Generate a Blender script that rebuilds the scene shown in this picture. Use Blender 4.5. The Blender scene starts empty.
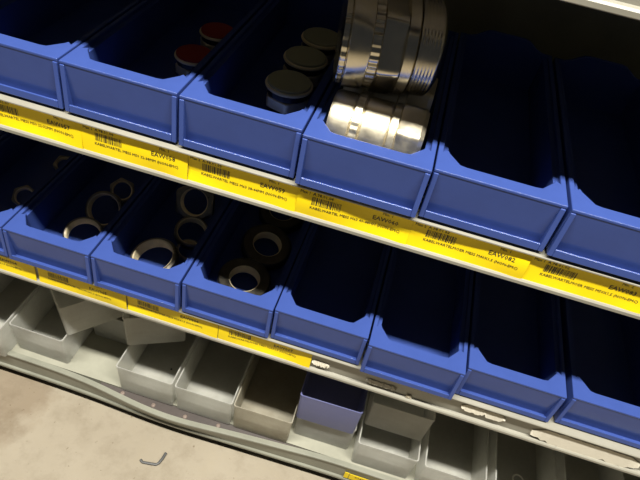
import bpy, bmesh, math, random
from mathutils import Matrix, Vector, Euler
random.seed(7)
PI = math.pi
Z0 = 0.64                      # height of the upper row of bin rims above the floor
scene = bpy.context.scene
COL = scene.collection

# ------------------------------------------------------------------ materials
def newmat(name):
    m = bpy.data.materials.new(name); m.use_nodes = True
    nt = m.node_tree
    return m, nt, nt.nodes['Principled BSDF'], nt.nodes['Material Output']

def noise(nt, scale, detail=4, rough=.6, vec=None):
    n = nt.nodes.new('ShaderNodeTexNoise')
    n.inputs['Scale'].default_value = scale
    n.inputs['Detail'].default_value = detail
    n.inputs['Roughness'].default_value = rough
    if vec is not None: nt.links.new(vec, n.inputs['Vector'])
    return n

def ramp(nt, fac, stops):
    r = nt.nodes.new('ShaderNodeValToRGB')
    el = r.color_ramp.elements
    while len(el) < len(stops): el.new(.5)
    for e, (p, c) in zip(el, stops):
        e.position = p; e.color = (*c, 1) if len(c) == 3 else c
    nt.links.new(fac, r.inputs['Fac'])
    return r

def objvec(nt):
    t = nt.nodes.new('ShaderNodeTexCoord')
    return t.outputs['Object']

def bump(nt, b, height, strength, dist=.001):
    n = nt.nodes.new('ShaderNodeBump')
    n.inputs['Strength'].default_value = strength
    n.inputs['Distance'].default_value = dist
    nt.links.new(height, n.inputs['Height'])
    nt.links.new(n.outputs['Normal'], b.inputs['Normal'])

def plastic(name, c, var=.12, rough=.42, grain=900, gs=.08, spec=.5):
    m, nt, b, o = newmat(name)
    v = objvec(nt)
    n = noise(nt, 14, 5, .65, v)
    lo = tuple(x*(1-var) for x in c); hi = tuple(min(1, x*(1+var)) for x in c)
    r = ramp(nt, n.outputs['Fac'], [(.3, lo), (.7, hi)])
    nt.links.new(r.outputs['Color'], b.inputs['Base Color'])
    b.inputs['Roughness'].default_value = rough
    b.inputs['Specular IOR Level'].default_value = spec
    g = noise(nt, grain, 2, .5, v)
    bump(nt, b, g.outputs['Fac'], gs)
    return m

def metal(name, c, rough=.25, var=.15, scratch=.15):
    m, nt, b, o = newmat(name)
    v = objvec(nt)
    n = noise(nt, 60, 5, .7, v)
    r = ramp(nt, n.outputs['Fac'], [(.3, tuple(x*(1-var) for x in c)), (.7, tuple(min(1, x*(1+var)) for x in c))])
    nt.links.new(r.outputs['Color'], b.inputs['Base Color'])
    rr = ramp(nt, n.outputs['Fac'], [(.3, (rough*.8,)*3), (.75, (rough*1.3,)*3)])
    nt.links.new(rr.outputs['Color'], b.inputs['Roughness'])
    b.inputs['Metallic'].default_value = 1
    bump(nt, b, n.outputs['Fac'], scratch, .0004)
    return m

def milky(name, c, see=.46, thru=.50, dirt=(.30, .25, .17), dirt_amt=.35):
    """translucent milky polypropylene with a film of dust"""
    m, nt, b, o = newmat(name)
    v = objvec(nt)
    n = noise(nt, 22, 6, .7, v)
    r = ramp(nt, n.outputs['Fac'], [(.38, c), (.8, tuple(a*(1-dirt_amt)+d*dirt_amt for a, d in zip(c, dirt)))])
    b.inputs['Roughness'].default_value = .38
    nt.links.new(r.outputs['Color'], b.inputs['Base Color'])
    tl = nt.nodes.new('ShaderNodeBsdfTranslucent'); nt.links.new(r.outputs['Color'], tl.inputs['Color'])
    tr = nt.nodes.new('ShaderNodeBsdfTransparent'); tr.inputs['Color'].default_value = (.97, .97, .95, 1)
    m1 = nt.nodes.new('ShaderNodeMixShader'); m1.inputs[0].default_value = thru
    nt.links.new(b.outputs[0], m1.inputs[1]); nt.links.new(tl.outputs[0], m1.inputs[2])
    m2 = nt.nodes.new('ShaderNodeMixShader'); m2.inputs[0].default_value = see
    nt.links.new(m1.outputs[0], m2.inputs[1]); nt.links.new(tr.outputs[0], m2.inputs[2])
    nt.links.new(m2.outputs[0], o.inputs['Surface'])
    return m

M = {}
M['blue'] = plastic('blue_polypropylene', (.039, .070, .252), .08, .20, gs=.03, spec=.26)
M['blue_clear'] = milky('translucent_blue_plastic', (.23, .25, .50), .22, .3, (.35, .35, .5), .3)
M['clear'] = milky('milky_clear_plastic', (.80, .80, .76))
M['clear_dusty'] = milky('dusty_clear_plastic', (.64, .60, .49), .40, .4, (.24, .18, .10), .5)
M['shelf'] = plastic('cream_enamel', (.285, .27, .218), .10, .38, 400, .05)
M['shelf_grey'] = plastic('grey_green_enamel', (.32, .313, .245), .12, .42, 400, .05)
M['rail'] = plastic('rail_enamel', (.235, .235, .185), .15, .40, 400, .05)
M['back'] = plastic('dull_grey_panel', (.24, .235, .165), .15, .55, 300, .1)
M['brown'] = plastic('brown_primer', (.042, .029, .022), .3, .6, 300, .2)
M['yellow'] = plastic('yellow_label_stock', (.90, .66, .002), .05, .5, 500, .03, .35)
M['ink'] = plastic('label_ink', (.045, .035, .012), .2, .6, 500, .02)
M['paper'] = plastic('torn_paper', (.66, .61, .49), .08, .8, 500, .2)
M['brass'] = metal('nickelled_brass', (.66, .57, .38), .27, .10)
M['thread'] = metal('worn_brass_thread', (.80, .68, .44), .42, .15)
M['thread'].node_tree.nodes['Principled BSDF'].inputs['Metallic'].default_value = .6
M['nickel'] = metal('nickel_plating', (.72, .66, .52), .22, .12)
M['satin'] = metal('satin_plated_brass', (.82, .74, .56), .44, .08)
M['rimbrass'] = metal('bright_brass_rim', (.95, .80, .48), .40, .08)
M['rimbrass'].node_tree.nodes['Principled BSDF'].inputs['Metallic'].default_value = .25
M['gold'] = metal('bare_brass', (.80, .58, .22), .25, .15)
M['steel'] = metal('worn_steel', (.27, .24, .19), .32, .25, .3)
M['dark_steel'] = metal('oily_steel', (.11, .10, .08), .36, .25, .3)
M['screw'] = plastic('painted_screw', (.20, .15, .12), .2, .6)
M['cap_olive'] = plastic('olive_grey_rubber', (.40, .39, .24), .1, .6, 600, .1)
M['cap_red'] = plastic('red_rubber', (.30, .013, .011), .12, .55, 600, .1)
M['black_nylon'] = plastic('black_nylon', (.012, .013, .018), .2, .35)
M['white_plastic'] = plastic('white_plastic', (.75, .74, .68), .05, .5)
M['wire'] = plastic('grey_wire', (.07, .07, .067), .2, .5)

def concrete():
    m, nt, b, o = newmat('worn_concrete')
    v = objvec(nt)
    big = noise(nt, 3.1, 5, .62, v)
    mid = noise(nt, 21, 7, .68, v)
    r1 = ramp(nt, big.outputs['Fac'], [(.30, (.27, .23, .165)), (.50, (.30, .257, .187)), (.72, (.345, .30, .225))])
    r2 = ramp(nt, mid.outputs['Fac'], [(.28, (.74, .71, .66)), (.52, (1, 1, 1)), (.8, (1.0, .98, .93))])
    mx = nt.nodes.new('ShaderNodeMixRGB'); mx.blend_type = 'MULTIPLY'; mx.inputs[0].default_value = .8
    nt.links.new(r1.outputs['Color'], mx.inputs[1]); nt.links.new(r2.outputs['Color'], mx.inputs[2])
    sp = noise(nt, 120, 3, .6, v)
    r3 = ramp(nt, sp.outputs['Fac'], [(.27, (.42, .34, .22)), (.34, (1, 1, 1))])
    mx2 = nt.nodes.new('ShaderNodeMixRGB'); mx2.blend_type = 'MULTIPLY'; mx2.inputs[0].default_value = .7
    nt.links.new(mx.outputs[0], mx2.inputs[1]); nt.links.new(r3.outputs['Color'], mx2.inputs[2])
    # a darker worn area of its own shape by the rack
    dist = nt.nodes.new('ShaderNodeVectorMath'); dist.operation = 'DISTANCE'
    dist.inputs[1].default_value = (-.555, 1.145, 0); nt.links.new(v, dist.inputs[0])
    wob = noise(nt, 14, 5, .6, v)
    ad = nt.nodes.new('ShaderNodeMath'); ad.operation = 'MULTIPLY_ADD'; ad.inputs[1].default_value = .16
    nt.links.new(wob.outputs['Fac'], ad.inputs[0]); nt.links.new(dist.outputs['Value'], ad.inputs[2])
    r4 = ramp(nt, ad.outputs[0], [(.20, (.72, .66, .60)), (.235, (1, 1, 1))])
    mx3 = nt.nodes.new('ShaderNodeMixRGB'); mx3.blend_type = 'MULTIPLY'; mx3.inputs[0].default_value = 1
    nt.links.new(mx2.outputs[0], mx3.inputs[1]); nt.links.new(r4.outputs['Color'], mx3.inputs[2])
    nt.links.new(mx3.outputs[0], b.inputs['Base Color'])
    b.inputs['Roughness'].default_value = .7
    bump(nt, b, mid.outputs['Fac'], .25, .003)
    return m
M['floor'] = concrete()

# ------------------------------------------------------------------ mesh helpers
def link(name, bm, mats, parent=None, bevel=None, smooth=False, loc=None, rot=None):
    me = bpy.data.meshes.new(name)
    bmesh.ops.recalc_face_normals(bm, faces=bm.faces)
    bm.to_mesh(me); bm.free()
    if not isinstance(mats, (list, tuple)): mats = [mats]
    for x in mats: me.materials.append(x)
    if smooth:
        for p in me.polygons: p.use_smooth = True
        try: me.set_sharp_from_angle(angle=math.radians(32))
        except Exception: pass
    o = bpy.data.objects.new(name, me); COL.objects.link(o)
    if parent: o.parent = parent
    if loc: o.location = loc
    if rot: o.rotation_euler = rot
    if bevel:
        b = o.modifiers.new('bevel', 'BEVEL'); b.width = bevel; b.segments = 4
        b.limit_method = 'ANGLE'; b.angle_limit = math.radians(40)
    return o

def box(bm, a, b, mi=0):
    vs = [bm.verts.new((x, y, z)) for x in (a[0], b[0]) for y in (a[1], b[1]) for z in (a[2], b[2])]
    for f in ((0, 1, 3, 2), (4, 6, 7, 5), (0, 4, 5, 1), (2, 3, 7, 6), (0, 2, 6, 4), (1, 5, 7, 3)):
        fc = bm.faces.new([vs[i] for i in f]); fc.material_index = mi

def hexa(bm, p, mi=0):
    """box from 8 explicit points ordered as in box()"""
    vs = [bm.verts.new(q) for q in p]
    for f in ((0, 1, 3, 2), (4, 6, 7, 5), (0, 4, 5, 1), (2, 3, 7, 6), (0, 2, 6, 4), (1, 5, 7, 3)):
        fc = bm.faces.new([vs[i] for i in f]); fc.material_index = mi

def radial(bm, prof, n=72, closed=False, mat=None, teeth=0, cap=True):
    """lathe about local Z.  prof = [(r, z, kind)], kind 'c' circle, 'h' hexagon clipped by r*1.13, 't' toothed"""
    rings = []
    for r, z, k in prof:
        ring = []
        for i in range(n):
            t = 2*PI*i/n
            rr = r
            if k == 'h':
                a = (t + PI/6) % (PI/3) - PI/6
                rr = min(r/math.cos(a), r*1.125)
            elif k == 't':
                rr = r*(1 if (i//2) % 2 else .982)
            ring.append(bm.verts.new((rr*math.cos(t), rr*math.sin(t), z)))
        rings.append(ring)
    m = len(rings)
    for j in range(m if closed else m-1):
        A, B = rings[j], rings[(j+1) % m]
        for i in range(n):
            bm.faces.new((A[i], A[(i+1) % n], B[(i+1) % n], B[i]))
    if not closed and cap:
        bm.faces.new(rings[0][::-1]); bm.faces.new(rings[-1])
    return bm

def sweep_x(bm, prof, xs, off=None, mi=0):
    """profile of (y,z) swept along x; off(x) -> dy"""
    rows = []
    for x in xs:
        d = off(x) if off else 0
        rows.append([bm.verts.new((x, y + d, z)) for y, z in prof])
    n = len(prof)
    for a, b in zip(rows, rows[1:]):
        for i in range(n):
            f = bm.faces.new((a[i], a[(i+1) % n], b[(i+1) % n], b[i])); f.material_index = mi
    bm.faces.new(rows[0][::-1]); bm.faces.new(rows[-1])

def empty(name, loc=(0, 0, 0), rot=(0, 0, 0), label=None, cat=None, group=None):
    o = bpy.data.objects.new(name, None); COL.objects.link(o)
    o.empty_display_size = .02
    o.location = loc; o.rotation_euler = rot
    tag(o, label, cat, group)
    return o

def tag(o, label=None, cat=None, group=None):
    if label: o['label'] = label
    if cat: o['category'] = cat
    if group: o['group'] = group
    return o

def copy_tree(o, parent=None):
    c = o.copy(); COL.objects.link(c)
    if parent: c.parent = parent
    for ch in list(o.children): copy_tree(ch, c)
    return c

class Proto:
    """first use hands out the source itself, later uses hand out copies"""
    def __init__(self, root): self.root, self.used = root, False
    def get(self, loc, rot=(0, 0, 0), label=None, group=None, scale=1):
        o = copy_tree(self.root) if self.used else self.root
        self.used = True
        o.location = loc; o.rotation_euler = rot; o.scale = (scale,)*3
        if label: o['label'] = label
        if group: o['group'] = group
        return o

# ------------------------------------------------------------------ setting: floor
bm = bmesh.new()
bmesh.ops.create_grid(bm, x_segments=4, y_segments=4, size=3.2)
fl = link('floor', bm, M['floor'], loc=(.4, -1.2, 0)); fl['kind'] = 'structure'

# ------------------------------------------------------------------ shelving rack
X0, X1, DEPTH = -.42, 1.16, .40
rack = empty('shelving_rack', (.37, .2, 0), label='cream metal shelving rack with yellow barcode labels, standing on the concrete floor', cat='shelving')
inv = Matrix.Translation((-.37, -.2, 0))
def rpart(name, bm, mats, parent=None, **k):
    if parent is None:
        bmesh.ops.transform(bm, matrix=inv, verts=bm.verts); parent = rack
    else:
        bmesh.ops.transform(bm, matrix=inv, verts=bm.verts)
    return link(name, bm, mats, parent, **k)

def lip_profile(z, h=.040, yb=-.0055, bead=.0032):
    """closed (y,z) outline of the folded front edge: top bead, label channel, bottom bead"""
    b = z - h
    return [(.03, z), (.0, z), (yb+.001, z), (yb, z-.001), (yb, z-bead+.001), (yb+.0015, z-bead),
            (-.0005, z-bead-.0005), (-.0005, b+.0068), (yb+.001, b+.006), (yb-.0005, b+.0045), (yb-.0005, b+.001), (yb+.001, b),
            (.003, b), (.003, z-.003), (.03, z-.003)]

def shelf(z, depth=DEPTH, name='shelf', h=.040):
    bm = bmesh.new()
    sweep_x(bm, lip_profile(z, h), [X0, X1])
    box(bm, (X0, .0301, z-.003), (X1, depth, z), 0)
    box(bm, (X0, depth-.003, z-.03), (X1, depth, z), 0)
    return rpart(name, bm, M['shelf'], smooth=False)

ZT, ZB = Z0-.0545, Z0-.3045
upper = shelf(Z0+.193)
top = shelf(ZT)
mid = shelf(ZB)

# base shelf: board with a brown edge, and a front rail that is bent outward in the middle
zb = Z0-.5705
bm = bmesh.new()
box(bm, (X0, .004, zb-.003), (X1, DEPTH, zb)); box(bm, (X0, .004, zb-.04), (X1, .007, zb-.003))
base = rpart('shelf', bm, M['shelf_grey'])
BP = [(-.02, 0), (.049, .10), (.10, .38), (.145, .76), (.185, .95), (.215, 1), (.25, .90), (.30, .64), (.36, .40), (.41, .22), (.47, 0)]
def bulge(x):
    w = 0
    for d in (-.03, -.015, 0, .015, .03):
        q = x+d
        for (a, ka), (b, kb) in zip(BP, BP[1:]):
            if a <= q <= b: w += (ka+(kb-ka)*(q-a)/(b-a))/5
    return w
OUT = -.0160
rp = [(.0020, zb+.0050, 1), (-.004, zb+.0052, 1), (-.0056, zb+.0042, 1), (-.0060, zb+.0022, 1), (-.0052, zb+.0008, 1), (-.0036, zb-.0002, 1),
      (-.0030, zb-.0345, .5), (-.0052, zb-.0360, .45), (-.0062, zb-.0372, .45), (-.0062, zb-.0420, .42), (-.0055, zb-.0436, .42), (.001, zb-.0442, .42),
      (.001, zb-.001, 1), (.0020, zb+.0030, 1)]
xs = [X0 + (X1-X0)*i/140 for i in range(141)]
bm = bmesh.new(); rows = []
for x in xs:
    k = bulge(x)
    rows.append([bm.verts.new((x, y + OUT*k*w, z - .0050*k*(1 if z > zb-.02 else 0))) for y, z, w in rp])
n = len(rp)
for a, b in zip(rows, rows[1:]):
    for i in range(n): bm.faces.new((a[i], a[(i+1) % n], b[(i+1) % n], b[i]))
bm.faces.new(rows[0][::-1]); bm.faces.new(rows[-1])
rail = rpart('front_rail', bm, M['rail'])
rail['label'] = 'bent grey-green front rail of the bottom shelf'
bm = bmesh.new()
xs2 = [.085 + .37*i/30 for i in range(31)]
rows = []
for x in xs2:
    rows.append([bm.verts.new(p) for p in ((x, OUT*bulge(x)+.0014, zb-.0065), (x, .0038, zb-.0035), (x, .0038, zb-.0065), (x, OUT*bulge(x)+.0014, zb-.0095))])
for a, b in zip(rows, rows[1:]):
    for i in range(4): bm.faces.new((a[i], a[(i+1) % 4], b[(i+1) % 4], b[i]))
bm.faces.new(rows[0][::-1]); bm.faces.new(rows[-1])
strip = rpart('mounting_strip', bm, M['brown']); strip['label'] = 'brown strip bared behind the bent rail'
for x in (.125, .180, .235, .290):
    bm = bmesh.new()
    radial(bm, [(.0034, 0, 'c'), (.0034, .0010, 'c'), (.0024, .0020, 'c'), (.0014, .0022, 'c'), (.0012, .0012, 'c'), (.0004, .0012, 'c')], 20)
    bmesh.ops.transform(bm, matrix=Matrix.Translation((x, OUT*bulge(x)*.5+.0025, zb-.0058)) @ Matrix.Rotation(.25, 4, 'X'), verts=bm.verts)
    rpart('screw', bm, M['screw'], strip, smooth=True)

bm = bmesh.new(); box(bm, (X0, DEPTH+.001, .03), (X1, DEPTH+.004, Z0+.42)); rpart('back_panel', bm, M['back'])
for x in (X0-.03, X1+.0005):
    for y in (.0, DEPTH-.035):
        bm = bmesh.new(); box(bm, (x, y, 0), (x+.0295, y+.035, Z0+.45)); box(bm, (x-.006, y-.003, 0), (x+.0295, y+.041, .004))
        rpart('upright', bm, M['shelf_grey'], bevel=.002)

# ------------------------------------------------------------------ yellow labels with print
def text_tris(body, size):
    cu = bpy.data.curves.new('t', 'FONT'); cu.body = body; cu.size = size; cu.resolution_u = 1
    cu.offset = size*.012
    o = bpy.data.objects.new('t', cu); COL.objects.link(o)
    dg = bpy.context.evaluated_depsgraph_get()
    me = bpy.data.meshes.new_from_object(o.evaluated_get(dg))
    vs = [(v.co.x, v.co.y) for v in me.vertices]; fs = [tuple(p.vertices) for p in me.polygons]
    bpy.data.objects.remove(o); bpy.data.curves.remove(cu); bpy.data.meshes.remove(me)
    return vs, fs

def make_label(parent, x0, w, ztop, h, code, line, loc_code, label, left='', phase=0., ybase=-.0012, amp=1., minq='Min. 1'):
    def F(u, v, lift=0):
        t = max(0., min(1., -v/h))
        y = ybase - .0026*t**1.6*amp - amp*.0011*(math.sin(u*52+phase)*.6+math.sin(u*23+phase*2.1))*math.sin(PI*min(1, t*1.05))
        y -= amp*.0009*math.exp(-((u-w*.95)/.012)**2)*t
        return (x0+u, min(y, -.0008)-lift, ztop+v)
    bm = bmesh.new()
    nu, nv = 60, 12
    for lift, flip in ((0, False), (-.0003, True)):
        g = [[bm.verts.new(F(w*i/nu, -h*j/nv, lift)) for j in range(nv+1)] for i in range(nu+1)]
        for i in range(nu):
            for j in range(nv):
                f = bm.faces.new((g[i][j], g[i][j+1], g[i+1][j+1], g[i+1][j]))
    def put(vs, fs, ox, oy):
        vv = [bm.verts.new(F(ox+x, oy+y, .00022)) for x, y in vs]
        for f in fs:
            try: fc = bm.faces.new([vv[i] for i in f]); fc.material_index = 1
            except ValueError: pass
    def txt(s, size, ox, oy): put(*text_tris(s, size), ox, oy)
    if left: txt(left, .0042, .002, -.0055)
    txt(loc_code, .0046, .0145, -.0055)
    rnd = random.Random(code)
    x = .0145
    while x < .0425:                                     # barcode
        b = rnd.choice((.00045, .0006, .0009, .0013)); g = rnd.choice((.0005, .0007, .001))
        put([(0, 0), (b, 0), (b, .0085), (0, .0085)], [(0, 1, 2, 3)], x, -.0155)
        x += b+g
    txt(line, .0042, .0135, -.0205)
    txt(code, .0068, .0735, -.0135)
    txt(minq, .0042, .082, -.0055)
    bmesh.ops.transform(bm, matrix=inv, verts=bm.verts)
    me = bpy.data.meshes.new('shelf_label'); bm.to_mesh(me); bm.free()
    me.materials.append(M['yellow']); me.materials.append(M['ink'])
    o = bpy.data.objects.new('shelf_label', me); COL.objects.link(o); o.parent = parent
    o['label'] = label
    return o

P0 = .117
rows_t = [('EAW056', 'KABELWARTEL MESS M40 16-28MM (NON-EMC)', 'A.98.01.08'), ('EAW057', 'KABELWARTEL MESS M50 22-32MM (NON-EMC)', 'A.98.01.07'),
          ('EAW058', 'KABELWARTEL MESS M50 32-38MM (NON-EMC)', 'A.98.01.06'), ('EAW059', 'KABELWARTEL MESS M63 38-44MM (NON-EMC)', 'A.98.01.05'),
          ('EAW060', 'KABELWARTEL MESS M63 40-48MM (NON-EMC)', 'A.98.01.04'), ('EAW082', 'KABELWARTELMOER MESS M40X1,5 (NON-EMC)', 'A.98.01.03'),
          ('EAW083', 'KABELWARTELMOER MESS M50X1,5 (NON-EMC)', 'A.98.01.02'), ('EAW084', 'KABELWARTELMOER MESS M63X1,5 (NON-EMC)', 'A.98.01.01'), ('EAW085', 'KABELWARTELMOER MESS M75X1,5 (NON-EMC)', 'A.98.01.00')]
for i, (c, l, a) in enumerate(rows_t):
    x0 = .0225 + (i-1)*.1113
    make_label(top, x0, .1112, ZT-.0036, .0322, c, l, a, 'yellow barcode label printed %s on the upper shelf edge' % c, 'Max 2' if i % 2 else 'Max 1', i*1.7, minq='Min. 2' if i == 6 else 'Min. 1')
rows_b = [(-.098, 'EAW064', 'KABELWARTELMOER MESS M12X1,5 (NON-EMC)'), (.0315, 'EAW065', 'KABELWARTELMOER MESS M16X1,5 (NON-EMC)'),
          (.1575, 'EAW066', 'KABELWARTELMOER MESS M20X1,5 (NON-EMC)'), (.2835, 'EAW067', 'KABELWARTELMOER MESS M25X1,5 (NON-EMC)')]
for i, (x0, c, l) in enumerate(rows_b):
    make_label(mid, x0, .1252 if i < 3 else .124, ZB-.0036, .0325, c, l, 'A.98.02.0%d' % (7-i), 'yellow barcode label on the lower shelf edge, %s' % ('at its far left end', 'second from the left, above the tipped clear bins', 'third from the left, with a curled end', 'the last one before the bare metal')[i], '', i*2.3+.5, amp=1.0)
# small label scrap on the bottom rail
bm = bmesh.new()
box(bm, (.511, -.0062, zb-.030), (.66, -.0056, zb-.0135)); box(bm, (.503, -.0060, zb-.031), (.51, -.0054, zb-.0125))
lb = rpart('rail_label', bm, M['yellow'], rail); lb['label'] = 'yellow label strip on the bottom rail'
bm = bmesh.new(); vs, fs = text_tris('KABELWARTEL KUNST', .006)
vv = [bm.verts.new((.52+x, -.00635, zb-.0215+y)) for x, y in vs]
for f in fs: bm.faces.new([vv[i] for i in f])
rpart('rail_label_print', bm, M['ink'], rail)

# torn paper and glue left on the middle shelf edge
def residue(x0, x1, za, zc, seed, y=-.0011):
    rnd = random.Random(seed); bm = bmesh.new(); n = 26
    topv, botv = [], []
    for i in range(n+1):
        x = x0+(x1-x0)*i/n
        e = min(1, i/3, (n-i)/3)
        a = za-(1-e)*(za-zc)*.35-rnd.random()*.0014; c = zc+(1-e)*(za-zc)*.35+rnd.random()*.003+(.004 if rnd.random() < .15 else 0)
        topv.append((x, a)); botv.append((x, min(c, a-.001)))
    fr = [[bm.verts.new((x, y-.0004-.0022*(k == 1)-rnd.random()*.0003, z)) for x, z in L] for k, L in enumerate((topv, botv))]
    bk = [[bm.verts.new((x, y+.0004, z)) for x, z in L] for L in (topv, botv)]
    for i in range(n):
        bm.faces.new((fr[0][i], fr[1][i], fr[1][i+1], fr[0][i+1])); bm.faces.new((bk[0][i], bk[0][i+1], bk[1][i+1], bk[1][i]))
        bm.faces.new((fr[0][i], fr[0][i+1], bk[0][i+1], bk[0][i])); bm.faces.new((fr[1][i], bk[1][i], bk[1][i+1], fr[1][i+1]))
    bm.faces.new((fr[0][0], bk[0][0], bk[1][0], fr[1][0])); bm.faces.new((fr[0][n], fr[1][n], bk[1][n], bk[0][n]))
    o = rpart('paper_residue', bm, M['paper'], mid); return o
for i, (a, b, c, d) in enumerate([(.409, .432, .017, .026), (.48, .52, .020, .027), (.534, .541, .027, .0335), (.600, .655, .0085, .0215), (.690, .822, .0095, .0355)]):
    r = residue(a, b, ZB-c, ZB-d, i+3)
    r['label'] = ['torn paper scrap at the end of the yellow labels', 'faint paper scrap left of centre on the bare shelf edge', 'small paper shred on the bare shelf edge', 'cream strip of torn paper on the bare shelf edge', 'large torn cream paper at the right end of the shelf edge'][i]

# ------------------------------------------------------------------ blue shelf bins
BW, BL, BH = P0-.0024, .305, .0508
def make_blue_bin():
    root = empty('storage_bin', cat='bin')
    bm = bmesh.new()
    W, L, H = BW, BL, BH
    s1, s2, s3 = .0048, .0095, .0125
    st = .0045                                             # the inner ledge lies this much lower
    yF = .0155
    V = lambda x, y, z: bm.verts.new((x, y, z))
    # rim (top) : inner outline and matched outer outline
    inn = [(s1, L-.005), (s1, .030), (s2, .0335), (s2+.0015, .030), (.0215, yF+.001), (.027, yF)]
    out = [(0, L), (0, .030), (0, .024), (0, .016), (0, .0), (.027, 0)]
    inn = inn + [(W-x, y) for x, y in inn[::-1]]
    out = out + [(W-x, y) for x, y in out[::-1]]
    iv = [V(x, y, H) for x, y in inn]; ov = [V(x, y, H) for x, y in out]
    n = len(iv)
    for i in range(n):
        j = (i+1) % n
        bm.faces.new((ov[i], ov[j], iv[j], iv[i]))
    # lower ledge along both sides
    for m in (0, 1):
        X = (lambda x: W-x) if m else (lambda x: x)
        a = [V(X(s1), L-.005, H-st), V(X(s1), .030, H-st), V(X(s2), .0335, H-st), V(X(s2), L-.005, H-st)]
        bm.faces.new(a)
        k = [iv[0], iv[1], iv[2]] if not m else [iv[-1], iv[-2], iv[-3]]
        bm.faces.new((k[0], k[1], a[1], a[0])); bm.faces.new((k[1], k[2], a[2], a[1]))
        # inner side wall
        b = [V(X(s2+.0006), .036, .003), V(X(s2+.0006), L-.006, .003)]
        bm.faces.new((a[2], a[3], b[1], b[0]))
    # inner front wall under the rim
    fi = iv[2:n-2]
    fb = [V(min(max(v.co.x, s2+.0006), W-s2-.0006), v.co.y+.0015, .003) for v in fi]
    for i in range(len(fi)-1): bm.faces.new((fi[i], fi[i+1], fb[i+1], fb[i]))
    # inner back wall, raised in the middle in a soft hump, and inner floor
    N = 18
    def hump(x):
        t = x/W
        e = max(0, min(1, (t-.10)/.22)) * max(0, min(1, (.90-t)/.22))
        return H + .012*(3*e*e-2*e**3)
    xs = [W*i/N for i in range(N+1)]
    hf = [V(x, L-.005, hump(x)) for x in xs]; hb = [V(x, L, hump(x)) for x in xs]
    lf = [V(x, L-.005, .003) for x in xs]; lb_ = [V(x, L, 0) for x in xs]
    for i in range(N):
        bm.faces.new((hf[i], hf[i+1], hb[i+1], hb[i])); bm.faces.new((lf[i], lf[i+1], hf[i+1], hf[i])); bm.faces.new((lb_[i], hb[i], hb[i+1], lb_[i+1]))
    bm.faces.new((V(s2, .012, .003), V(W-s2, .012, .003), V(W-s2, L-.004, .003), V(s2, L-.004, .003)))
    # outside: top band, recessed front, sides, bottom
    t = .0024; ry = .0005
    f0 = [V(0, 0, H), V(W, 0, H), V(W, 0, H-t), V(0, 0, H-t)]; bm.faces.new((f0[0], V(.027, 0, H), V(W-.027, 0, H), f0[1], f0[2], f0[3]))
    r0 = [V(0, ry, H-t-.001), V(W, ry, H-t-.001), V(W, ry+.0030, 0), V(0, ry+.0030, 0)]
    bm.faces.new((f0[3], f0[2], r0[1], r0[0])); bm.faces.new(r0)
    for x in (0, W):
        bm.faces.new((V(x, 0, H), V(x, 0, H-t), V(x, ry, H-t-.001), V(x, ry+.0030, 0), V(x, L, 0), V(x, L, H), V(x, .030, H), V(x, .024, H), V(x, .016, H)))
    bm.faces.new((V(0, ry+.0030, 0), V(W, ry+.0030, 0), V(W, L, 0), V(0, L, 0)))
    bmesh.ops.remove_doubles(bm, verts=bm.verts, dist=.00005)
    link('body', bm, M['blue'], root, bevel=.0013)
    # label frame on the front: two ribs and a slotted bottom lip
    bm = bmesh.new()
    zt, d0, d1 = H-.0036, -.0008, -.0046
    for a, b in ((.0004, .0050), (W-.0050, W-.0004)):
        hexa(bm, [(a, d1, 0), (a, d0, zt), (a, ry+.0034, 0), (a, ry+.0004, zt), (b, d1, 0), (b, d0, zt), (b, ry+.0034, 0), (b, ry+.0004, zt)])
    zl, th = .0080, .0019
    hexa(bm, [(.005, d1, 0), (.005, d1+.0006, zl), (.005, d1+th, 0), (.005, d1+.0006+th, zl), (W-.005, d1, 0), (W-.005, d1+.0006, zl), (W-.005, d1+th, 0), (W-.005, d1+.0006+th, zl)])
    box(bm, (.005, d1+th, 0), (W-.005, ry+.0032, .0032))
    fr = link('label_frame', bm, M['blue'], root, bevel=.0009)
    return root
bins = Proto(make_blue_bin())

T_off = {0: (.003, 0), 1: (.0047, .0005), 2: (.0036, .0004), 3: (.0020, .0006), 4: (-.0042, .0003), 5: (.0004, -.0004), 6: (-.0017, .0002), 7: (.003, .0003)}
T_lab = {0: 'blue shelf bin at the far left of the top row, mostly cut off by the frame', 1: 'empty blue top-row bin left of the bin with red-capped glands',
         2: 'blue shelf bin of the top row holding two red-capped cable glands', 3: 'blue shelf bin of the top row holding three olive-capped cable glands',
         4: 'blue shelf bin of the top row holding the big shiny metal glands', 5: 'empty blue shelf bin directly right of the bin of big metal glands',
         6: 'top-row blue shelf bin at the right frame edge', 7: 'blue shelf bin beyond the right frame edge in the top row'}
for b in range(1, 8):
    dy, dx = T_off[b]
    bins.get(((b-1)*P0+.0012+dx, dy, Z0-BH), label=T_lab[b], group='blue shelf bins on the upper shelf')
B_off = {0: (0, 0), 1: (-.0029, -.0004), 2: (-.0046, -.0004), 3: (-.0043, .0000), 4: (-.0016, .0002), 5: (.0010, -.0006), 6: (-.0066, -.0008), 7: (.0046, -.0005), 8: (.0085, .0046)}
B_lab = {0: 'lower-row blue shelf bin at the far left, its front out of frame', 1: 'lower-row blue shelf bin with two small locknuts at the left frame edge', 2: 'blue shelf bin of the lower row with three plain metal rings',
         3: 'lower-row blue shelf bin with a ring pile and an upright hexagon nut', 4: 'blue shelf bin of the lower row with three wide flat locknuts', 5: 'empty blue shelf bin directly right of the bin of wide flat locknuts',
         6: 'empty blue shelf bin pulled slightly forward in the lower row', 7: 'empty blue shelf bin of the lower row, right of the one pulled forward', 8: 'blue shelf bin at the right edge of the lower row, behind a gap'}
for b in range(0, 9):
    dy, dx = B_off[b]
    bins.get(((b-1)*P0-.1176+.0012+dx, dy, Z0-.251-BH), label=B_lab[b], group='blue shelf bins on the lower shelf')

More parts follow.
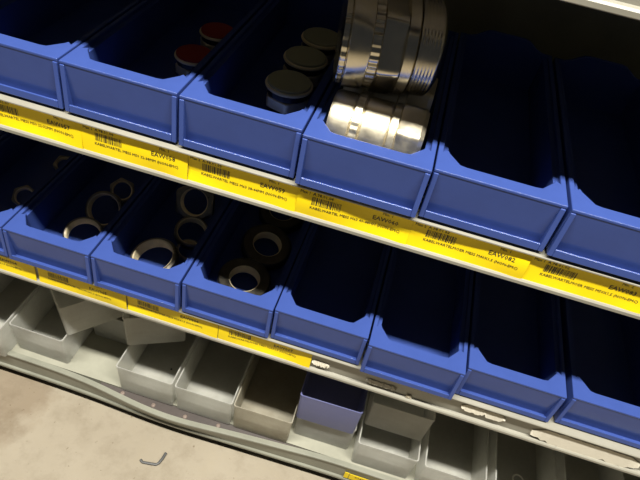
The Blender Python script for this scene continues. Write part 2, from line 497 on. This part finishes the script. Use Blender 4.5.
# ------------------------------------------------------------------ capped cable glands
FT = Z0-BH+.0032               # floor of the upper bins
FB = Z0-.251-BH+.0032          # floor of the lower bins
def make_capped(capmat, rimmat):
    root = empty('cable_gland', cat='cable gland')
    bm = bmesh.new(); radial(bm, [(.0175, 0, 'c'), (.0185, .001, 'c'), (.0185, .010, 'c')], 64); link('thread', bm, M['dark_steel'], root, smooth=True)
    bm = bmesh.new(); radial(bm, [(.0205, .010, 'h'), (.0212, .011, 'h'), (.0212, .021, 'h'), (.0205, .022, 'h')], 72); link('hex_nut', bm, M['thread'], root, smooth=True)
    bm = bmesh.new(); radial(bm, [(.021, .022, 't'), (.0222, .023, 't'), (.0222, .029, 't'), (.0218, .030, 'c')], 80); link('collar', bm, M['black_nylon'], root, smooth=True)
    bm = bmesh.new(); radial(bm, [(.0216, .030, 'c'), (.0240, .0300, 'c'), (.0248, .0316, 'c'), (.0242, .0332, 'c'), (.0205, .0338, 'c')], 72); link('rim', bm, rimmat, root, smooth=True)
    bm = bmesh.new(); radial(bm, [(.0225, .0336, 'c'), (.0225, .0352, 'c'), (.0218, .0360, 'c'), (.012, .0363, 'c'), (.003, .0364, 'c')], 64); c = link('cap', bm, capmat, root, smooth=True)
    return root
olive = Proto(make_capped(M['cap_olive'], M['rimbrass'])); red = Proto(make_capped(M['cap_red'], M['rimbrass']))
for (x, y, rz), l in zip([(.3106, .0985, .2), (.3103, .1605, .9), (.3138, .2180, .5)],
        ['olive-capped cable gland nearest the front of its bin', 'olive-capped cable gland in the middle of the row of three', 'olive-capped cable gland farthest back, beside the big metal glands']):
    olive.get((x, y, FT), (0, 0, rz), l, 'olive-capped cable glands')
for (x, y, rz, s), l in zip([(.2014, .1120, .1, .84), (.2016, .1760, .7, .84)], ['dark-red-capped cable gland, the nearer of the two', 'dark-red-capped cable gland, the farther of the two']):
    red.get((x, y, FT), (0, 0, rz), l, 'red-capped cable glands', s)

# ------------------------------------------------------------------ large bare metal glands lying on their side
def make_big(R, Ln, label):
    root = empty('cable_gland', cat='cable gland', label=label)
    S = R/.045; q = Ln/.098
    def part(name, prof, mat, n=96):
        bm = bmesh.new(); radial(bm, [(r*S, z*q, k) for r, z, k in prof], n)
        bmesh.ops.transform(bm, matrix=Matrix.Translation((-.5*Ln, 0, 0)) @ Matrix.Rotation(PI/2, 4, 'Y'), verts=bm.verts)
        return link(name, bm, mat, root, smooth=True)
    part('end_thread', [(.031, 0, 'c'), (.0425, .001, 't'), (.0432, .002, 't'), (.0432, .006, 't'), (.042, .0065, 'c')], M['nickel'], 120)
    part('dome_nut', [(.0425, .0065, 'c'), (.0446, .008, 'c'), (.045, .010, 'c'), (.045, .0265, 'c'), (.0445, .0275, 'c')], M['nickel'])
    part('knurled_ring', [(.0415, .0275, 't'), (.0425, .0285, 't'), (.0425, .0365, 't'), (.0415, .0375, 't')], M['nickel'], 160)
    part('hex_body', [(.0405, .0375, 'h'), (.0412, .039, 'h'), (.0412, .057, 'h'), (.0405, .0585, 'h')], M['nickel'])
    part('flange', [(.0425, .0585, 'c'), (.0445, .0595, 'c'), (.0445, .069, 'c'), (.0425, .0705, 'c')], M['nickel'])
    part('thread', [(.041, .0705, 'c')] + [(.0424 if k % 2 else .0429, .0715+.0016*k, 'c') for k in range(14)] + [(.040, .0945, 'c'), (.034, .098, 'c'), (.030, .098, 'c'), (.030, .080, 'c')], M['gold' if R < .04 else 'nickel'])
    return root
def make_front():
    root = empty('cable_gland', cat='cable gland', label='brightly lit metal cable gland lying against the front wall of its bin')
    Ln = .0885
    q_ = Ln/.090
    def part(name, prof, mat, n=96):
        bm = bmesh.new(); radial(bm, [(r, z*q_, k) for r, z, k in prof], n)
        bmesh.ops.transform(bm, matrix=Matrix.Translation((-.5*Ln, 0, 0)) @ Matrix.Rotation(PI/2, 4, 'Y'), verts=bm.verts)
        return link(name, bm, mat, root, smooth=True)
    part('dome_nut', [(.022, 0, 'c'), (.0285, .001, 'c'), (.0300, .004, 'c'), (.0300, .0205, 'c'), (.029, .022, 'c')], M['satin'])
    part('collar', [(.030, .022, 't'), (.0328, .0235, 't'), (.0328, .0300, 't'), (.030, .0315, 't')], M['satin'], 120)
    part('hex_body', [(.0295, .0315, 'c'), (.0305, .033, 'c'), (.0305, .0555, 'c'), (.0295, .057, 'c')], M['satin'])
    part('flange', [(.0305, .057, 'c'), (.0315, .058, 'c'), (.0315, .0640, 'c'), (.0305, .065, 'c')], M['satin'])
    part('hex_nut', [(.0292, .065, 'h'), (.0300, .0665, 'h'), (.0300, .086, 'h'), (.0275, .090, 'h'), (.022, .090, 'c')], M['satin'])
    return root
front = make_front(); front.location = (.4093, .0530, FT+.0335); front.rotation_euler = (.35, 0, 0)
rear = copy_tree(front); rear.location = (.4093, .1205, FT+.0335); rear.rotation_euler = (1.2, 0, 0)
rear['label'] = 'metal cable gland lying in shadow behind the brightly lit one'
big = make_big(.0445, .089, 'large nickel cable gland lying on top of the other two'); big.location = (.3985, .0880, FT+.1055)
big.rotation_euler = (.2, 0, math.radians(13))
for g in (front, rear, big): g['group'] = 'bare metal cable glands'

# ------------------------------------------------------------------ locknuts and rings in the lower bins
def nut_mesh(R, r, t, kind, mat, teeth=6):
    root = empty('locknut', cat='nut')
    bm = bmesh.new()
    c = t*.14
    radial(bm, [(r+.0012, 0, 'c'), (R-c, 0, 'c'), (R, c, kind), (R, t-c, kind), (R-c, t, 'c'), (r+.0012, t, 'c')], 72, closed=True)
    link('body', bm, mat, root, smooth=True)
    bm = bmesh.new()
    pr = [(r+.0013, 0, 'c')]
    for k in range(teeth):
        z = t*(k+.0)/teeth
        pr += [(r+.0006, z+t*.1/teeth, 'c'), (r-.0004, z+t*.5/teeth, 'c'), (r+.0006, z+t*.9/teeth, 'c')]
    pr += [(r+.0013, t, 'c')]
    radial(bm, pr, 72, cap=False); link('thread', bm, M['thread'], root, smooth=True)
    return root
hexnut = Proto(nut_mesh(.0265, .0185, .012, 'h', M['steel']))
ringnut = Proto(nut_mesh(.0275, .0225, .015, 'c', M['steel']))
smallring = Proto(nut_mesh(.0150, .0115, .007, 'h', M['steel'], 4))
flat = Proto(nut_mesh(.0345, .0190, .015, 'c', M['dark_steel'], 6))
# first bin: two small nuts
smallring.get((-.0420, .088, FB+.0085), (.55, .15, .3), 'small locknut nearer the front of the leftmost lower bin', 'small locknuts')
smallring.get((-.0345, .172, FB+.0075), (.45, -.1, 1.), 'small locknut farther back in the leftmost lower bin', 'small locknuts')
# second bin: three rings
ringnut.get((.0705, .0515, FB+.010), (.32, .10, .2), 'plain metal ring nearest the front rim, in the bin of three rings', 'rings in the lower bins', .92)
ringnut.get((.0735, .1030, FB+.0165), (.75, -.12, .3), 'plain metal ring leaning in the middle of the bin of three rings', 'rings in the lower bins', .92)
smallring.get((.0700, .1520, FB+.0110), (.75, 0, .5), 'small locknut farthest back in the bin of three rings', 'small locknuts', 1.1)
# third bin: a pile of rings and an upright nut
ringnut.get((.1745, .0480, FB+.0125), (.16, -.14, .1), 'large metal ring tilted at the front left of the ring pile', 'rings in the lower bins', 1.12)
ringnut.get((.2040, .0830, FB+.0105), (.25, .05, .8), 'metal ring at the front right of the pile, against the bin side', 'rings in the lower bins', .62)
ringnut.get((.1970, .1080, FB+.0140), (.35, .10, .4), 'metal ring lying below the upright hexagon nut', 'rings in the lower bins', .85)
hexnut.get((.1865, .1500, FB+.0300), (.95, -.12, .15), 'hexagon locknut propped upright on the ring pile', 'locknuts in the lower bins')
# fourth bin: three wide nuts
flat.get((.2930, .0580, FB+.0030), (.12, .04, .3), 'wide flat locknut nearest the front, half behind the rim', 'wide flat locknuts')
flat.get((.2995, .1270, FB+.0060), (.22, -.03, .9), 'wide flat locknut in the middle of its bin', 'wide flat locknuts')
flat.get((.2985, .2050, FB+.0050), (.18, .04, .1), 'wide flat locknut farthest back, deep in shadow', 'wide flat locknuts')

# settle every nut so that its lowest point touches what carries it
bpy.context.view_layer.update()
LIFT = {'hexagon locknut propped upright on the ring pile': .013, 'metal ring lying below the upright hexagon nut': .005}
for o in [o for o in COL.objects if o.name.startswith('locknut') and o.type == 'EMPTY']:
    zmin = min((c.matrix_world @ v.co).z for c in o.children for v in c.data.vertices)
    o.location.z += FB + .0003 + LIFT.get(o['label'], 0) - zmin

# ------------------------------------------------------------------ milky clear bins on the bottom shelf
CW, CH, CL = .092, .067, .245
def make_clear(mat, L=CL, H=CH, W=CW):
    root = empty('clear_bin', cat='bin')
    bm = bmesh.new()
    t, tp, rc = .0016, .0012, .0035
    def loop(z, ins):
        x0, x1, y0, y1 = ins, W-ins, ins*.5, L-ins
        out = []
        for cx, cy, a0 in ((x1-rc, y0+rc, -90), (x1-rc, y1-rc, 0), (x0+rc, y1-rc, 90), (x0+rc, y0+rc, 180)):
            for k in range(5):
                a = math.radians(a0+90*k/4); r = max(rc, .001)
                out.append(bm.verts.new((cx+r*math.cos(a), cy+r*math.sin(a), z)))
        return out
    def skin(ls, name, close):
        n = len(ls[0]); m = len(ls)
        for k in range(m if close else m-1):
            a, b = ls[k], ls[(k+1) % m]
            for i in range(n): bm.faces.new((a[i], a[(i+1) % n], b[(i+1) % n], b[i]))
        if not close: bm.faces.new(ls[0][::-1]); bm.faces.new(ls[-1])
        return link(name, bm, mat, root, smooth=True)
    skin([loop(0, tp+.0006), loop(.0012, tp), loop(H-.003, 0.0002), loop(H-.003, t), loop(.0022, t+tp)], 'body', False)
    bm = bmesh.new()
    skin([loop(H-.003, -.0004), loop(H-.0004, -.0004), loop(H, 0), loop(H, t-.0003), loop(H-.0004, t), loop(H-.003, t)], 'rim', True)
    return root
clear = Proto(make_clear(M['clear'])); dusty = Proto(make_clear(M['clear_dusty'])); bluec = Proto(make_clear(M['blue_clear'])); short = Proto(make_clear(M['clear'], .20))
zs = zb+.0003
gc = 'milky clear bins on the bottom shelf'
for x, y, yaw, l in [(-.1665, -.010, 0, 'milky clear bin at the left frame edge, mostly in shade'), (-.0699, .0129, -.010, 'milky clear bin second from the left, standing under the first tipped bin'),
        (.0265, .0790, 0, 'milky clear bin pushed back, between the tipped bins'), (.1190, .0008, 0, 'milky clear bin under the second tipped bin, with a dark speck inside'),
        (.2162, -.0002, .010, 'milky clear bin directly left of the dusty brown one'), (.4058, .0211, .012, 'milky clear bin carrying the blue bin'),
        (.5053, .0059, .015, 'milky clear bin with another clear bin stacked on it'), (.6072, .0040, .0, 'milky clear bin directly right of the stacked pair'),
        (.7125, .0020, 0, 'milky clear bin with a small white ring inside'), (.8185, .0020, 0, 'milky clear bin at the lower right frame edge')]:
    clear.get((x, y, zs), (0, 0, yaw), l, gc)
dusty.get((.3112, .0003, zs), (0, 0, .018), 'dusty brownish clear bin, left of the blue one', gc)
bluec.get((.4040, .0125, zs+CH+.0004), (0, 0, .022), 'translucent blue bin stacked on a clear bin', 'small bins on the bottom shelf')
clear.get((.5060, .0370, zs+CH+.0004), (0, 0, .015), 'upper clear bin of the stacked pair, right of the blue bin', gc)
short.get((.0275, .0190, zs+CH+.0065), (math.radians(-1.9), 0, math.radians(47.5)), 'clear bin lying askew on the others at the left', gc)
short.get((.1185, .0355, zs+CH+.0065), (math.radians(-1.9), 0, math.radians(26)), 'clear bin lying askew above the bin with a dark speck', gc)

# small white ring in a clear bin, dark speck in another
bm = bmesh.new()
n, m = 40, 8
rows = []
for i in range(n):
    a = math.radians(20)+math.radians(310)*i/(n-1)
    rows.append([bm.verts.new(((.0085+.0013*math.cos(2*PI*k/m))*math.cos(a), (.0085+.0013*math.cos(2*PI*k/m))*math.sin(a), .0013+.0013*math.sin(2*PI*k/m))) for k in range(m)])
for a, b in zip(rows, rows[1:]):
    for k in range(m): bm.faces.new((a[k], a[(k+1) % m], b[(k+1) % m], b[k]))
bm.faces.new(rows[0][::-1]); bm.faces.new(rows[-1])
tag(link('split_ring', bm, M['white_plastic'], smooth=True, loc=(.7715, .0640, zs+.0023)), 'small white open plastic ring lying in a clear bin', 'ring')
bm = bmesh.new(); bmesh.ops.create_icosphere(bm, subdivisions=2, radius=.0016)
for v in bm.verts: v.co *= 1+.25*math.sin(v.co.x*4000+v.co.y*2500)
tag(link('grit_speck', bm, M['black_nylon'], smooth=True, loc=(.180, .060, zs+.0036)), 'dark speck of grit on the bottom of a clear bin', 'debris')

# bent bit of wire on the floor
cv = [(.1860, -.0680), (.1905, -.0705), (.2010, -.0690), (.2120, -.0672), (.2150, -.0640), (.2172, -.0560), (.2185, -.0450)]
bm = bmesh.new(); rows = []
for i, (x, y) in enumerate(cv):
    a = Vector(cv[max(0, i-1)]); b = Vector(cv[min(len(cv)-1, i+1)]); d = (b-a).normalized(); nx, ny = -d.y, d.x
    r = .0022
    rows.append([bm.verts.new((x+nx*r*math.cos(2*PI*k/8), y+ny*r*math.cos(2*PI*k/8), .0022+r*.9*math.sin(2*PI*k/8))) for k in range(8)])
for a, b in zip(rows, rows[1:]):
    for k in range(8): bm.faces.new((a[k], a[(k+1) % 8], b[(k+1) % 8], b[k]))
bm.faces.new(rows[0][::-1]); bm.faces.new(rows[-1])
tag(link('bent_wire', bm, M['wire'], smooth=True), 'short L-shaped bit of grey wire on the concrete floor', 'wire')

# ------------------------------------------------------------------ light: a ceiling tube row over the aisle
def area(name, loc, sx, sy, power, color, rot=(0, 0, 0)):
    l = bpy.data.lights.new(name, 'AREA'); l.shape = 'RECTANGLE'; l.size = sx; l.size_y = sy; l.energy = power; l.color = color
    o = bpy.data.objects.new(name, l); COL.objects.link(o); o.location = loc; o.rotation_euler = rot
    return o
area('ceiling_tube', (.5, -.565, 2.62), 3.0, .10, 182, (1, .97, .90))
w = bpy.data.worlds.new('hall'); scene.world = w; w.use_nodes = True
bg = w.node_tree.nodes['Background']; bg.inputs[0].default_value = (.85, .9, 1, 1); bg.inputs[1].default_value = .03

# ------------------------------------------------------------------ camera
cam = bpy.data.cameras.new('camera'); co = bpy.data.objects.new('camera', cam); COL.objects.link(co)
R = Matrix(((0.954869, -0.28598, 0.080254), (0.255053, 0.650961, -0.714981), (0.152228, 0.703182, 0.694523)))
mw = R.to_4x4(); mw.translation = Vector((.43074, -.39879, Z0+.26826)); co.matrix_world = mw
cam.sensor_width = 36; cam.lens = 36*553.03/640; cam.clip_start = .01
scene.camera = co

vs_ = scene.view_settings
vs_.view_transform = 'Standard'; vs_.look = 'None'; vs_.exposure = 0; vs_.gamma = 1; vs_.use_curve_mapping = False
